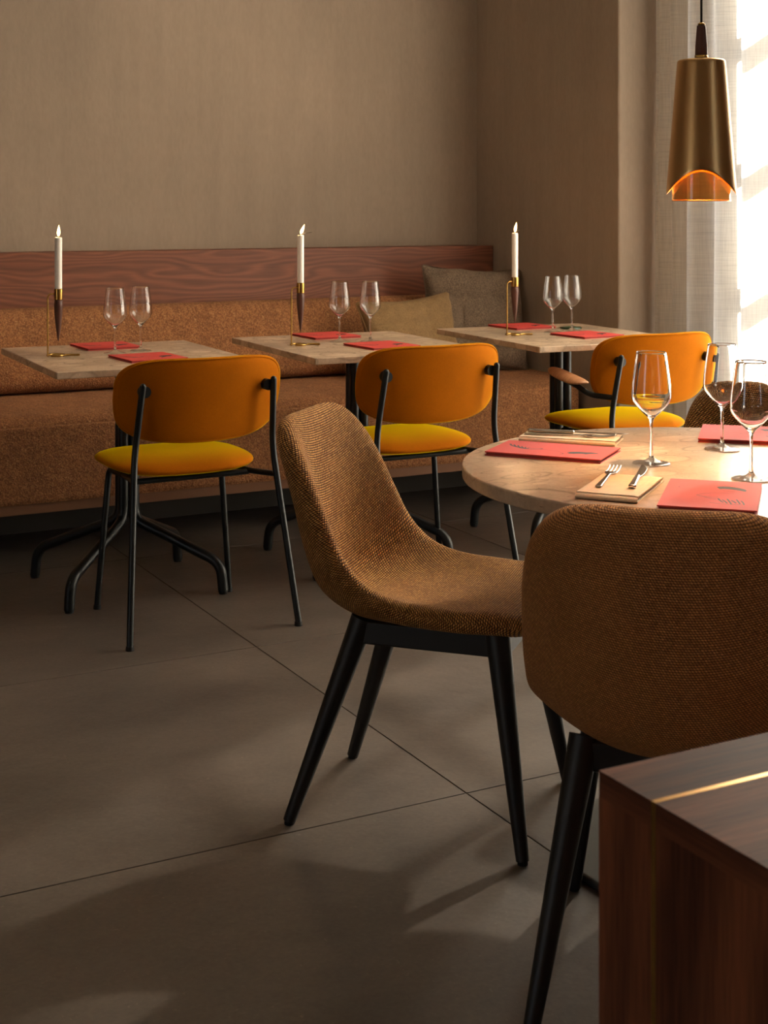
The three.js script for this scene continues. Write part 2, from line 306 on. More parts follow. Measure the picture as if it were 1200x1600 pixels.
struct('pavement_outside', box(XL - 0.2, XR + WALL, -0.3, -0.15, ZF + 0.2, 25), M.paving);

// curtain: one wide sheet of linen in soft folds, gathered at the far jamb
{
  const z0 = -4.735, z1 = -2.48, nz = 420, ny = 56, g = new THREE.PlaneGeometry(1, 1, nz, ny), p = g.attributes.position, uv = g.attributes.uv;
  const folds = [0], peaks = []; let z = z0; while (z < z1) { const w = lerp(0.085, 0.21, smooth(-4.7, -4.2, z)) * (0.8 + 0.45 * rnd()); peaks.push([z, w, 0.7 + 0.5 * rnd()]); z += w; }
  const wave = (zz) => { for (const [a, w, k] of peaks) if (zz >= a && zz < a + w) { const t = (zz - a) / w; return [Math.sin(2 * Math.PI * t) * 0.5, k, w]; } return [0, 1, 0.2]; };
  for (let j = 0; j <= ny; j++) for (let i = 0; i <= nz; i++) {
    const u = i / nz, v = j / ny, y = 4.16 - v * 4.145, zz = lerp(z0, z1, u), [s, k, w] = wave(zz), amp = Math.min(0.085, 0.55 * w) * k * (0.75 + 0.35 * v);
    const x = XR + 0.175 + amp * s + 0.012 * Math.sin(zz * 9 + v * 3) * v + 0.006 * Math.sin(zz * 31 + v * 7), n = j * (nz + 1) + i;
    p.setXYZ(n, x, y, zz + 0.012 * Math.sin(v * 5 + zz * 6) * v); uv.setXY(n, u * (z1 - z0) * 1.35, y);
  }
  g.computeVertexNormals();
  tag(obj('curtain', g, M.curtain), 'sheer off-white linen curtain hanging in soft folds before the sunlit window', 'curtain');
  const r = thing('curtain_rail', 'slim black rail carrying the sheer linen curtain', 'curtain rail'); obj('rail', box(XR + 0.16, XR + 0.19, 4.165, 4.19, WZ0 + 0.01, WZ1 - 0.01), M.blackSteel, r);
}

// banquette along the back wall with the oak board above it
const BX0 = -0.6, BX1 = 3.575;
{
  const t = thing('banquette', 'long banquette upholstered in brown bouclé along the plaster wall', 'bench');
  const seat = [[5.62, 0.178], [5.005, 0.178], [5.0, 0.19], [4.995, 0.32], [4.998, 0.435], [5.002, 0.444], [5.006, 0.446], [5.012, 0.455], [5.05, 0.474], [5.14, 0.484], [5.3, 0.489], [5.48, 0.488], [5.62, 0.486]];
  const prof = [...seat.slice(0, 2), ...soften(seat.slice(2), 60)];
  obj('seat', sweepX(prof, BX0, BX1), M.bench, t);
  const back = soften([[5.60, 0.492], [5.55, 0.495], [5.515, 0.52], [5.505, 0.57], [5.52, 0.65], [5.55, 0.74], [5.58, 0.79], [5.615, 0.812], [5.66, 0.815], [5.70, 0.81]], 60);
  obj('backrest', sweepX([...back, [5.70, 0.492]], BX0, BX1), M.bench, t);
  obj('base_board', box(BX0, BX1, 0.142, 0.178, -5.62, -5.012), M.benchBoard, t, 'plain brown edge board under the seat');
  obj('toe_kick', box(BX0 + 0.02, BX1 - 0.02, 0, 0.142, -5.60, -5.36), M.toeKick, t);
  obj('back_support', box(BX0, BX1, 0.142, 0.80, ZB + 0.002, -5.70), M.benchBoard, t);
}
tag(obj('oak_board', rbox(XR - 0.004 - BX0, 0.226, ZB + 0.002 >= 0 ? 0.15 : 0.15, 0.003, (XR - 0.004 + BX0) / 2, 0.917, -5.778), M.oak), 'long reddish stained oak board running above the banquette', 'wood panel');

// ------------------------------------------------------------------ tables
function squareTable(x, z, turn, label) {
  const t = thing('bistro_table', label, 'table', [x, 0, z], turn, 'rectangular tables along the banquette');
  const top = plate(roundRect(0.64, 0.785, 0.004), 0.021, 0.0025); top.translate(0, 0.719, 0);
  const uv = top.attributes.uv, a = rnd() * 3, b = rnd() * 3; for (let n = 0; n < uv.count; n++) uv.setXY(n, uv.getX(n) + a, uv.getY(n) + b);
  obj('table_top', top, M.stone, t, 'beige fossil limestone top');
  obj('mounting_plate', plate(roundRect(0.30, 0.30, 0.02), 0.008, 0.001).translate(0, 0.711, 0), M.blackSteel, t);
  for (const sx of [-1, 1]) for (const sz of [-1, 1]) {
    const c = 0.0175, fx = sx * 0.243, fz = sz * 0.228;
    const leg = obj('leg', tube([V(sx * c, 0.712, sz * c), V(sx * c, 0.215, sz * c), V(sx * 0.237, 0.096, sz * 0.222), V(fx, 0.012, fz)], 0.0165, 0.04, 70), M.blackSteel, t);
    obj('glide', new THREE.CylinderGeometry(0.012, 0.013, 0.012, 14).translate(fx, 0.006, fz), M.rubber, leg);
  }
  return t;
}
squareTable(1.432, -4.465, -0.03, 'stone-topped table at the open end of the row, farthest from the grey cushion');
squareTable(2.252, -4.455, -0.045, 'stone-topped table in the middle of the row, beside the tan cushion');
squareTable(3.085, -4.425, -0.065, 'stone-topped table in the corner by the plaster wall and curtain');
const RX = 1.81, RZ = -2.11, RH = 0.73, TH = 0.74;
{
  const t = thing('round_table', 'round stone-topped pedestal table under the brass pendant', 'table', [RX, 0, RZ]);
  const s = new THREE.Shape(); s.absarc(0, 0, 0.465, 0, Math.PI * 2);
  obj('table_top', plate(s, 0.026, 0.0035, 48).translate(0, RH - 0.026, 0), M.stone, t, 'beige fossil limestone round top');
  obj('mounting_plate', new THREE.CylinderGeometry(0.16, 0.16, 0.01, 40).translate(0, RH - 0.031, 0), M.blackSteel, t);
  obj('column', new THREE.CylinderGeometry(0.034, 0.034, RH - 0.05, 32).translate(0, (RH - 0.05) / 2 + 0.014, 0), M.blackSteel, t);
  obj('base_disc', lathe([[0, 0], [0.278, 0], [0.282, 0.003], [0.282, 0.012], [0.276, 0.016], [0.06, 0.022], [0.036, 0.03], [0, 0.03]], 64), M.disc, t, 'flat dark metal base disc');
}

// ------------------------------------------------------------------ yellow velvet chairs with tubular frames
function velvetChair(label, pos, turn, arms) {
  const t = thing(arms ? 'velvet_armchair' : 'velvet_chair', label, 'chair', pos, turn, arms ? undefined : 'yellow velvet chairs');
  // seat: soft cushion, wider in front
  const seat = pad((s, q) => V(s * (0.224 - 0.010 * q * q) , 0.452 + 0.004 * (s * s) - 0.006 * q * q, 0.135 - q * 0.215), (s, q, side) => (side > 0 ? 0.029 : 0.024), { n: 3.3, rim: 3.4, su: 0.23, sv: 0.21, ns: 40, nt: 40 });
  obj('seat', seat, M.velvet, t);
  const H = 0.117, lean = (y) => -0.148 - (y) * 0.20;
  const back = (s, q) => { const x = s * (0.256 - 0.012 * Math.max(0, -q)), y = 0.668 + q * H; return V(x, y - 0.014 * (1 - s * s) * Math.max(0, -q) + 0.006 * s * s * Math.max(0, q), lean(q * H) + 0.075 * Math.pow(Math.abs(s), 2.1)); };
  const bk = obj('backrest', pad(back, () => 0.0155, { n: 4, rim: 9, su: 0.25, sv: 0.12, ns: 44, nt: 30 }), M.velvet, t);
  const ring = []; for (let i = 0; i < 72; i++) { const a = i / 72 * Math.PI * 2, c = Math.cos(a), d = Math.sin(a), r = 0.965; ring.push(back(Math.sign(c) * Math.pow(Math.abs(c), 2 / 4) * r, Math.sign(d) * Math.pow(Math.abs(d), 2 / 4) * r).add(V(0, 0, -0.0095))); }
  obj('piping', new THREE.TubeGeometry(new THREE.CatmullRomCurve3(ring, true), 140, 0.0022, 6, true), M.velvet, bk);
  const R = 0.0095;
  for (const sx of [-1, 1]) {
    const rear = obj('rear_leg', tube([V(sx * 0.253, 0.012, -0.222), V(sx * 0.210, 0.515, -0.130), V(sx * 0.198, 0.712, -0.168)], R, 0.05, 50), M.blackSteel, t);
    obj('glide', new THREE.CylinderGeometry(0.011, 0.012, 0.012, 12).translate(sx * 0.253, 0.006, -0.222), M.rubber, rear);
    const front = obj('front_leg', tube([V(sx * 0.213, 0.012, 0.218), V(sx * 0.180, 0.424, 0.205), V(sx * 0.176, 0.424, 0.08)], R, 0.03, 50), M.blackSteel, t);
    obj('glide', new THREE.CylinderGeometry(0.011, 0.012, 0.012, 12).translate(sx * 0.213, 0.006, 0.218), M.rubber, front);
    obj('side_rail', tube([V(sx * 0.176, 0.424, 0.08), V(sx * 0.178, 0.424, -0.02), V(sx * 0.217, 0.430, -0.145)], R * 0.9, 0.04, 30), M.blackSteel, t);
    obj('back_bolt', new THREE.CylinderGeometry(0.0165, 0.0165, 0.024, 24).rotateX(Math.PI / 2).translate(sx * 0.187, 0.695, -0.146), M.blackSteel, t);
    if (arms) {
      obj('arm_tube', tube([V(sx * 0.205, 0.575, -0.142), V(sx * 0.248, 0.578, -0.06), V(sx * 0.256, 0.604, 0.0), V(sx * 0.256, 0.622, 0.11)], R, 0.05, 40), M.blackSteel, t);
      obj('armrest', pad((s, q) => V(sx * 0.256 + s * 0.036, 0.634 - 0.014 * s * s - 0.016 * q, 0.055 - q * 0.10), () => 0.008, { n: 2.8, rim: 5, su: 0.03, sv: 0.11, ns: 20, nt: 24 }), M.armWood, t, 'pale oak arm pad');
    }
  }
  obj('cross_bar', tube([V(-0.176, 0.420, -0.02), V(0.176, 0.420, -0.02)], R * 0.9, 0.02, 8), M.blackSteel, t);
  obj('cross_bar', tube([V(-0.178, 0.422, 0.15), V(0.178, 0.422, 0.15)], R * 0.9, 0.02, 8), M.blackSteel, t);
  return t;
}
const velvet1 = velvetChair('yellow velvet chair with black tube legs, at the open end of the row', [1.482, 0, -4.03], Math.PI, false);
copy(velvet1, [2.25, 0, -4.03], Math.PI, 'yellow velvet chair without arms, half hidden behind the tan woven shell chair');
velvetChair('yellow velvet armchair with pale wooden arm pads near the curtain', [3.135, 0, -4.03], Math.PI, true);

// ------------------------------------------------------------------ upholstered shell chairs on black wooden legs
const shellProfile = new THREE.CatmullRomCurve3([[0.255, 0.414], [0.22, 0.428], [0.10, 0.424], [-0.03, 0.414], [-0.125, 0.412], [-0.195, 0.445], [-0.228, 0.52], [-0.246, 0.61], [-0.262, 0.70], [-0.278, 0.792]].map(([z, y]) => V(0, y, z)), false, 'centripetal');
const shellEdge = new THREE.CatmullRomCurve3([[0.25, 0.424], [0.215, 0.438], [0.105, 0.443], [0.00, 0.455], [-0.07, 0.485], [-0.118, 0.535], [-0.152, 0.60], [-0.185, 0.672], [-0.222, 0.745], [-0.262, 0.808]].map(([z, y]) => V(0, y, z)), false, 'centripetal');
function shellChair(label, pos, turn, fabric, spread = 0) {
  const t = thing('shell_chair', label, 'chair', pos, turn);
  const along = (c, q) => { const u = clamp((q + 1) / 2, 0, 1), over = q > 1 ? q - 1 : q < -1 ? q + 1 : 0, p = c.getPoint(u); return over ? p.addScaledVector(c.getTangent(u), over * 0.4) : p; };
  const keys = [[-1, 0.224], [-0.6, 0.232], [-0.2, 0.224], [0.05, 0.218], [0.25, 0.215], [0.5, 0.211], [0.75, 0.208], [1, 0.208]];
  const key = (q, c) => {                                    // Catmull-Rom through the keys
    q = clamp(q, -1, 1); let i = 0; while (i < keys.length - 2 && q > keys[i + 1][0]) i++;
    const k = (n) => keys[clamp(n, 0, keys.length - 1)], d = (n) => (k(n + 1)[c] - k(n - 1)[c]) / (k(n + 1)[0] - k(n - 1)[0]), w = k(i + 1)[0] - k(i)[0], t = (q - k(i)[0]) / w, t2 = t * t, t3 = t2 * t;
    return (2 * t3 - 3 * t2 + 1) * k(i)[c] + (t3 - 2 * t2 + t) * w * d(i) + (-2 * t3 + 3 * t2) * k(i + 1)[c] + (t3 - t2) * w * d(i + 1);
  };
  const mid = (s, q) => along(shellProfile, q).lerp(along(shellEdge, q), Math.pow(Math.min(1.1, Math.abs(s)), 2.3)).add(V(s * key(q, 1), 0, 0));
  obj('shell', pad((s, q) => mid(-s, q), (s, q) => 0.0225 + (0.003 + spread * 0.2) * smooth(0, 1, q), { n: 4.6, rim: spread ? 34 : 22, ns: 72, nt: 120 }), fabric, t);
  for (const [sx, sz] of [[-1, -1], [1, -1], [-1, 1], [1, 1]]) {
    const top = sz < 0 ? V(sx * (0.118 + spread), 0.402, -0.105) : V(sx * (0.130 + spread), 0.402, 0.172), foot = V(sx * (sz < 0 ? 0.18 + spread : 0.20), 0.006, sz * 0.238);
    const leg = obj('leg', bar(foot, top, 0.0125, 0.0245, 20), M.blackWood, t);
    obj('glide', new THREE.CylinderGeometry(0.010, 0.010, 0.006, 14).translate(foot.x, 0.003, foot.z), M.rubber, leg);
  }
  for (const sx of [-1, 1]) obj('side_rail', rbox(0.03, 0.045, 0.30, 0.004, sx * 0.122, 0.3775, 0.034), M.blackWood, t);
  obj('front_rail', rbox(0.25, 0.045, 0.028, 0.004, 0, 0.3775, 0.178), M.blackWood, t);
  obj('rear_rail', rbox(0.25, 0.045, 0.028, 0.004, 0, 0.3775, -0.112), M.blackWood, t);
  return t;
}
shellChair('golden tan woven shell chair seen side on, standing on the open floor', [1.457, 0, -2.545], 43 * Math.PI / 180, M.weave);
shellChair('dark woven shell chair on the curtain side of the round table', [2.25, 0, -2.445], Math.atan2(-0.754, 0.657), M.weave);
shellChair('rust brown upholstered shell chair between the round table and the walnut counter', [1.481, 0, -1.80], 136.5 * Math.PI / 180, M.twill, 0.016);

// ------------------------------------------------------------------ walnut counter with a brass inlay
{
  const t = thing('counter', 'dark walnut counter with a flush brass inlay line', 'counter'), X0 = 0.672, X1 = 1.9, Z0 = -0.912, Z1 = -0.15, h = 0.78, zi = -0.845, w = 0.0026;
  obj('top_panel', box(X0, X1, h - 0.02, h, Z0, zi - w), M.walnut, t); obj('top_panel', box(X0, X1, h - 0.02, h, zi + w, Z1), M.walnut, t);
  obj('side_panel', box(X0, X0 + 0.02, 0, h - 0.02, Z0, zi - w), M.walnutUp, t); obj('side_panel', box(X0, X0 + 0.02, 0, h - 0.02, zi + w, Z1), M.walnutUp, t);
  obj('back_panel', box(X0 + 0.02, X1, 0, h - 0.02, Z0, Z0 + 0.02), M.walnutUp, t); obj('end_panel', box(X1 - 0.02, X1, 0, h - 0.02, Z0 + 0.02, Z1), M.walnutUp, t);
  obj('brass_inlay', [box(X0 - 0.0002, X1, h - 0.008, h + 0.0002, zi - w, zi + w), box(X0 - 0.0002, X0 + 0.008, 0, h - 0.008, zi - w, zi + w)], M.brass, t, 'thin brass line across the top and down the side');
}

// ------------------------------------------------------------------ cushions on the banquette
function cushion(label, w, h, th, mat, pos, rot, sd) {
  const g = pad((s, q) => {
    const pin = 1 - 0.13 * (1 - Math.pow(Math.abs(s), 2)) * Math.pow(Math.abs(q), 5) , pin2 = 1 - 0.11 * (1 - Math.pow(Math.abs(q), 2)) * Math.pow(Math.abs(s), 5);
    const n = (vnoise(s * 3 + 9, q * 3 + 9, 64, 64, sd) - 0.5) * 0.03; return V(s * w / 2 * pin2, q * h / 2 * pin, n);
  }, (s, q) => th * Math.pow((1 - Math.pow(Math.abs(s), 2.2)) * (1 - Math.pow(Math.abs(q), 2.2)), 0.42) * (0.92 + 0.16 * vnoise(s * 4 + 20, q * 4 + 20, 64, 64, sd + 1)) + 0.004, { n: 26, rim: 16, su: w / 2, sv: h / 2, ns: 44, nt: 44 });
  const t = thing('cushion', label, 'cushion', pos); t.rotation.set(...rot, 'YXZ');
  obj('cover', g, mat, t);
  const ring = []; for (let i = 0; i < 100; i++) { const a = i / 100 * Math.PI * 2, c = Math.cos(a), d = Math.sin(a), e = 2 / 26, s = Math.sign(c) * Math.pow(Math.abs(c), e), q = Math.sign(d) * Math.pow(Math.abs(d), e), pin = 1 - 0.13 * (1 - s * s) * Math.pow(Math.abs(q), 5), pin2 = 1 - 0.11 * (1 - q * q) * Math.pow(Math.abs(s), 5); ring.push(V(s * w / 2 * pin2, q * h / 2 * pin, (vnoise(s * 3 + 9, q * 3 + 9, 64, 64, sd) - 0.5) * 0.03)); }
  obj('seam', new THREE.TubeGeometry(new THREE.CatmullRomCurve3(ring, true), 160, 0.003, 6, true), mat, t);
  return t;
}
cushion('soft tan linen cushion with a creased face on the banquette', 0.47, 0.36, 0.062, M.cushionTan, [2.955, 0.657, -5.335], [-0.24, 0.04, 0.06], 611);
cushion('large grey melange cushion leaning in the corner of the banquette', 0.50, 0.48, 0.07, M.cushionGrey, [3.33, 0.716, -5.43], [-0.26, -0.10, -0.05], 621);

// ------------------------------------------------------------------ candle holders with burning tapers
function candleSet(x, z, hl, cl, tilt) {
  const t = thing('candle_holder', hl, 'candle holder', [x, TH, z], 0, 'candle holders'), c = [];
  for (let i = 0; i <= 40; i++) { const a = Math.PI + i / 40 * Math.PI * 1.75; c.push(V(0.026 + 0.026 * Math.cos(a), 0.0035, 0.026 * Math.sin(a))); }
  c.push(V(0.066, 0.0035, 0.010), V(0.094, 0.0035, 0.022));
  obj('rod', [tube([V(0.034, 0.198, 0), V(0, 0.198, 0), V(0, 0.0035, 0)], 0.0026, 0.014, 40, 10)], M.brass, t);
  obj('base_loop', tube(new THREE.CatmullRomCurve3(c), 0.0035, 0, 80, 10), M.brass, t);
  obj('cup', lathe([[0, 0.178], [0.0125, 0.178], [0.0138, 0.18], [0.0138, 0.212], [0.0125, 0.214], [0.0118, 0.213], [0.0118, 0.2], [0, 0.2]], 28).translate(0.034, 0, 0), M.brass, t);
  obj('spike', lathe([[0, 0.046], [0.002, 0.05], [0.0075, 0.085], [0.0122, 0.13], [0.0142, 0.16], [0.0132, 0.178], [0, 0.178]], 28).translate(0.034, 0, 0), M.spike, t, 'turned walnut spike below the cup');
  const k = thing('candle', cl, 'candle', [x + 0.034, TH + 0.2005, z], 0, 'burning candles');
  obj('taper', lathe([[0, 0], [0.0112, 0], [0.0115, 0.17], [0.0112, 0.175], [0.009, 0.1765], [0.004, 0.1745], [0, 0.174]], 28), M.wax, k);
  obj('wick', tube([V(0, 0.173, 0), V(0.0005, 0.180, 0), V(tilt * 0.1, 0.185, 0)], 0.0008, 0.002, 10, 6), M.wick, k);
  const fl = lathe([[0, 0], [0.0028, 0.003], [0.0048, 0.009], [0.005, 0.014], [0.0036, 0.023], [0.0016, 0.031], [0, 0.037]], 20); fl.rotateZ(-tilt); fl.translate(0, 0.179, 0);
  obj('flame', fl, M.flame, k);
  const p = new THREE.PointLight(new THREE.Color().setRGB(1, 0.62, 0.26), 0.05); p.position.set(0.014 * Math.sin(tilt), 0.193, 0); p.castShadow = true; p.shadow.radius = 0.2; k.add(p); p.name = 'candle_light';
}
candleSet(1.19, -4.52, 'brass and walnut candle holder on the table at the open end of the row', 'white taper with an upright flame, at the open end of the row', 0.05);
candleSet(2.015, -4.48, 'brass and walnut candle holder on the middle table', 'white taper whose flame leans, beside the tan cushion', 0.42);
candleSet(2.872, -4.46, 'brass and walnut candle holder on the corner table', 'white taper burning in front of the grey cushion', 0.2);

// ------------------------------------------------------------------ wine glasses
const glassGeo = (() => {
  const outer = [[0, 0], [0.034, 0], [0.0355, 0.0012], [0.034, 0.0025], [0.015, 0.006], [0.0055, 0.012], [0.0036, 0.02], [0.0032, 0.05], [0.0034, 0.078], [0.006, 0.086], [0.018, 0.098], [0.033, 0.115], [0.0372, 0.124], [0.0376, 0.130], [0.0358, 0.155], [0.0318, 0.185], [0.0282, 0.210], [0.0278, 0.2116]];
  const inner = [[0.0270, 0.2112], [0.0308, 0.185], [0.0348, 0.155], [0.0366, 0.130], [0.0361, 0.1245], [0.0322, 0.116], [0.0175, 0.0995], [0.006, 0.091], [0, 0.0895]];
  const curve = (a, n) => new THREE.CatmullRomCurve3(a.map((p) => V(p[0], p[1], 0)), false, 'centripetal').getPoints(n).map((p) => [Math.max(0, p.x), p.y]);
  return lathe([...curve(outer, 90), ...curve(inner, 60)], 56);
})();
function wineGlass(x, y, z, label, group) { const o = obj('wine_glass', glassGeo, M.glass); o.position.set(x, y, z); return tag(o, label, 'glass', group); }
for (const [x, z, x2, z2, where] of [[1.406, -4.51, 1.505, -4.55, 'on the table at the open end of the row'], [2.227, -4.54, 2.322, -4.49, 'on the middle table of the row'], [3.095, -4.49, 3.20, -4.515, 'on the corner table by the plaster wall']]) {
  wineGlass(x, TH, z, 'wine glass ' + where + ', nearer the candle', 'wine glasses along the banquette'); wineGlass(x2, TH, z2, 'wine glass ' + where + ', farther from candle', 'wine glasses along the banquette');
}
wineGlass(1.722, RH, -2.172, 'empty wine glass on the round table standing alone beside the forks', 'wine glasses on the round table');
wineGlass(1.944, RH, -2.228, 'empty wine glass on the round table close to the pale lit menu', 'wine glasses on the round table');
wineGlass(1.779, RH, -1.962, 'empty wine glass on the round table behind the coral menu with a line drawing', 'wine glasses on the round table');

// ------------------------------------------------------------------ menus: red card covers with a brush drawing
function menuArt(kind) {
  const c = document.createElement('canvas'); c.width = 512; c.height = 384; const g = c.getContext('2d');
  g.fillStyle = '#c43a33'; g.fillRect(0, 0, 512, 384); g.strokeStyle = g.fillStyle = '#221a1c'; g.lineCap = 'round';
  const line = (w, ...p) => { g.lineWidth = w; g.beginPath(); g.moveTo(p[0], p[1]); for (let i = 2; i < p.length; i += 4) g.quadraticCurveTo(p[i], p[i + 1], p[i + 2], p[i + 3]); g.stroke(); };
  if (kind === 0) {
    for (let i = 0; i < 6; i++) line(9 - i, 40 + i * 22, 120 + i * 14, 60 + i * 16, 190, 120 + i * 6, 215 + i * 2); line(10, 110, 215, 150, 245, 205, 205); line(5, 205, 205, 215, 190, 200, 188);
    line(2.5, 205, 215, 300, 210, 330, 300); line(2.5, 330, 300, 320, 320, 300, 330);
    g.beginPath(); g.moveTo(330, 250); g.quadraticCurveTo(350, 200, 400, 205); g.quadraticCurveTo(450, 190, 470, 225); g.quadraticCurveTo(440, 240, 420, 265); g.quadraticCurveTo(390, 250, 370, 280); g.quadraticCurveTo(350, 270, 330, 250); g.fill();
    for (let i = 0; i < 3; i++) line(5, 350 + i * 10, 270, 340, 290, 325 - i * 4, 292 + i * 6);
  } else {
    g.beginPath(); g.moveTo(270, 90); g.quadraticCurveTo(330, 60, 420, 100); g.quadraticCurveTo(450, 120, 430, 140); g.quadraticCurveTo(350, 105, 290, 120); g.closePath(); g.fill();
    line(2, 290, 120, 330, 160, 440, 150); line(2, 180, 220, 230, 170, 330, 175); line(2, 330, 175, 400, 180, 480, 165); line(2, 180, 220, 240, 250, 300, 235); line(2, 220, 235, 250, 260, 290, 262);
    for (let i = 0; i < 6; i++) line(9, 300 + i * 24, 255 + (i % 2) * 14, 312 + i * 24, 280, 330 + i * 22, 300 + (i % 3) * 8); line(2, 260, 310, 330, 330, 430, 320); g.beginPath(); g.arc(70, 120, 5, 0, 7); g.fill();
  }
  const t = new THREE.CanvasTexture(c); t.colorSpace = THREE.SRGBColorSpace; t.magFilter = THREE.LinearFilter; return std({ map: t, roughness: 0.7 });
}
const art = [menuArt(0), menuArt(1)];
function menu(cx, cz, y, w, d, turn, kind, label, group) {
  const t = thing('menu', label, 'menu', [cx, y, cz], turn, group);
  const cover = (h0, h1, x0 = -w / 2, x1 = w / 2) => { const g = box(x0, x1, h0, h1, -d / 2, d / 2), p = g.attributes.position, uv = g.attributes.uv; for (let i = 0; i < p.count; i++) uv.setXY(i, p.getX(i) / w + 0.5, 0.5 - p.getZ(i) / d); return g; };
  obj('back_cover', cover(0, 0.0022), M.cardRed, t); obj('pages', cover(0.0022, 0.0058, -w / 2 + 0.003, w / 2 - 0.004), M.paper, t); obj('front_cover', cover(0.0058, 0.008), art[kind], t, 'red cover with a black brush drawing');
}
const toMenu = (a, b, c) => [Math.atan2(-(b[1] - a[1]), b[0] - a[0])];
menu(1.622, -2.352, RH, 0.232, 0.148, Math.atan2(-0.185, 0.145), 0, 'red menu with black claw-like strokes and a dark blot, by the napkin with dark cutlery', 'menus on the round table');
menu(1.607, -1.868, RH, 0.156, 0.235, Math.atan2(-0.108, 0.110), 1, 'coral red menu with a fine line drawing, facing the rust chair', 'menus on the round table');
menu(2.117, -2.318, RH, 0.232, 0.200, Math.atan2(-0.145, 0.155), 1, 'red menu paled by window shine at the curtain side of the round table', 'menus on the round table');
const MENUS = [['on the table at the open end of the row', 1.43], ['on the middle table of the row', 2.255], ['on the corner table by the plaster wall', 3.105]];
for (const [where, x] of MENUS) {
  menu(x + 0.012, -4.735, TH, 0.185, 0.20, 0.02, 0, 'red menu ' + where + ', on the banquette side', 'menus along the banquette');
  menu(x + 0.020, -4.315, TH, 0.185, 0.20, 0.06, 0, 'red menu ' + where + ', on the chair side', 'menus along the banquette');
}
tag(obj('coaster', new THREE.CylinderGeometry(0.04, 0.042, 0.006, 32).translate(3.255, TH + 0.003, -4.60), M.green), 'small dark green coaster behind the glasses on the corner table', 'coaster');

// ------------------------------------------------------------------ napkins and cutlery
function napkin(cx, cz, w, d, turn, label) {     // cloth folded over and over, the fold edge in front
  const line = soften([[d / 2, 0.0014], [0, 0.0016], [-d / 2 + 0.010, 0.0016], [-d / 2 + 0.003, 0.0020], [-d / 2, 0.0045], [-d / 2 + 0.003, 0.0070], [-d / 2 + 0.012, 0.0072], [0, 0.0062], [d / 2 - 0.010, 0.0056], [d / 2 - 0.003, 0.0074], [d / 2 - 0.010, 0.0092], [0, 0.0094], [-d / 2 + 0.010, 0.0098]], 90);
  const th = 0.0026, n = 18, pos = [], uv = [], idx = [], L = line.length;
  for (let i = 0; i <= n; i++) for (const side of [-1, 1]) for (let k = 0; k < L; k++) {
    const a = line[Math.max(0, k - 1)], b = line[Math.min(L - 1, k + 1)], m = Math.hypot(b[0] - a[0], b[1] - a[1]) || 1, nx = -(b[1] - a[1]) / m, ny = (b[0] - a[0]) / m, e = Math.abs(i / n * 2 - 1) > 0.99 ? 0.5 : 1;
    const wob = 0.0016 * (vnoise(i * 0.5 + k * 0.05, k * 0.12, 64, 64, 701) - 0.5), xx = (i / n - 0.5) * w + 0.003 * (vnoise(k * 0.1, 3, 64, 64, 703) - 0.5);
    pos.push(xx, Math.max(0.0002, line[k][1] + ny * side * th / 2 * e + wob * (line[k][1] > 0.009 ? 1 : 0)), -(line[k][0] + nx * side * th / 2 * e)); uv.push(xx, k * 0.003);
  }
  const at = (i, s, k) => (i * 2 + s) * L + k;
  for (let i = 0; i < n; i++) for (let k = 0; k < L - 1; k++) { idx.push(at(i, 0, k), at(i, 0, k + 1), at(i + 1, 0, k + 1), at(i, 0, k), at(i + 1, 0, k + 1), at(i + 1, 0, k)); idx.push(at(i, 1, k), at(i + 1, 1, k + 1), at(i, 1, k + 1), at(i, 1, k), at(i + 1, 1, k), at(i + 1, 1, k + 1)); }
  for (const i of [0, n]) for (let k = 0; k < L - 1; k++) idx.push(at(i, 0, k), at(i, 1, k), at(i, 1, k + 1), at(i, 0, k), at(i, 1, k + 1), at(i, 0, k + 1));
  for (const k of [0, L - 1]) for (let i = 0; i < n; i++) idx.push(at(i, 0, k), at(i + 1, 0, k), at(i + 1, 1, k), at(i, 0, k), at(i + 1, 1, k), at(i, 1, k));
  const g = new THREE.BufferGeometry(); g.setAttribute('position', new THREE.Float32BufferAttribute(pos, 3)); g.setAttribute('uv', new THREE.Float32BufferAttribute(uv, 2)); g.setIndex(idx); g.computeVertexNormals();
  const o = obj('napkin', g, M.napkin); o.position.set(cx, RH, cz); o.rotation.y = turn; return tag(o, label, 'napkin', 'folded napkins');
}
napkin(1.515, -1.995, 0.105, 0.20, Math.atan2(-0.079, 0.063), 'folded cream napkin lying under a fork and knife near the rust chair');
napkin(1.742, -2.462, 0.20, 0.105, Math.atan2(-0.157, 0.145), 'folded white napkin under dark shining cutlery near the corner armchair');
function fork(x, z, turn, label) {
  const t = thing('fork', label, 'fork', [x, RH + 0.0114, z], turn, 'forks');
  const s = new THREE.Shape(); s.moveTo(-0.0055, 0); s.quadraticCurveTo(0, -0.004, 0.0055, 0); s.lineTo(0.0032, 0.10); s.lineTo(0.003, 0.118); s.lineTo(-0.003, 0.118); s.lineTo(-0.0032, 0.10); s.closePath();
  obj('handle', plate(s, 0.0034, 0.0012), M.steel, t);
  const hd = new THREE.Shape(); hd.moveTo(-0.003, 0.116); hd.lineTo(0.003, 0.116); hd.quadraticCurveTo(0.012, 0.126, 0.0115, 0.140); hd.lineTo(-0.0115, 0.140); hd.quadraticCurveTo(-0.012, 0.126, -0.003, 0.116);
  obj('head', plate(hd, 0.0024, 0.0006).translate(0, 0.0005, 0), M.steel, t);
  for (let i = 0; i < 4; i++) obj('tine', tube([V(-0.0098 + i * 0.00653, 0.0018, -0.139), V(-0.0098 + i * 0.00653, 0.0005, -0.165), V(-0.0098 + i * 0.00653, 0.005, -0.186)], 0.0014, 0.012, 12, 8), M.steel, t);
}
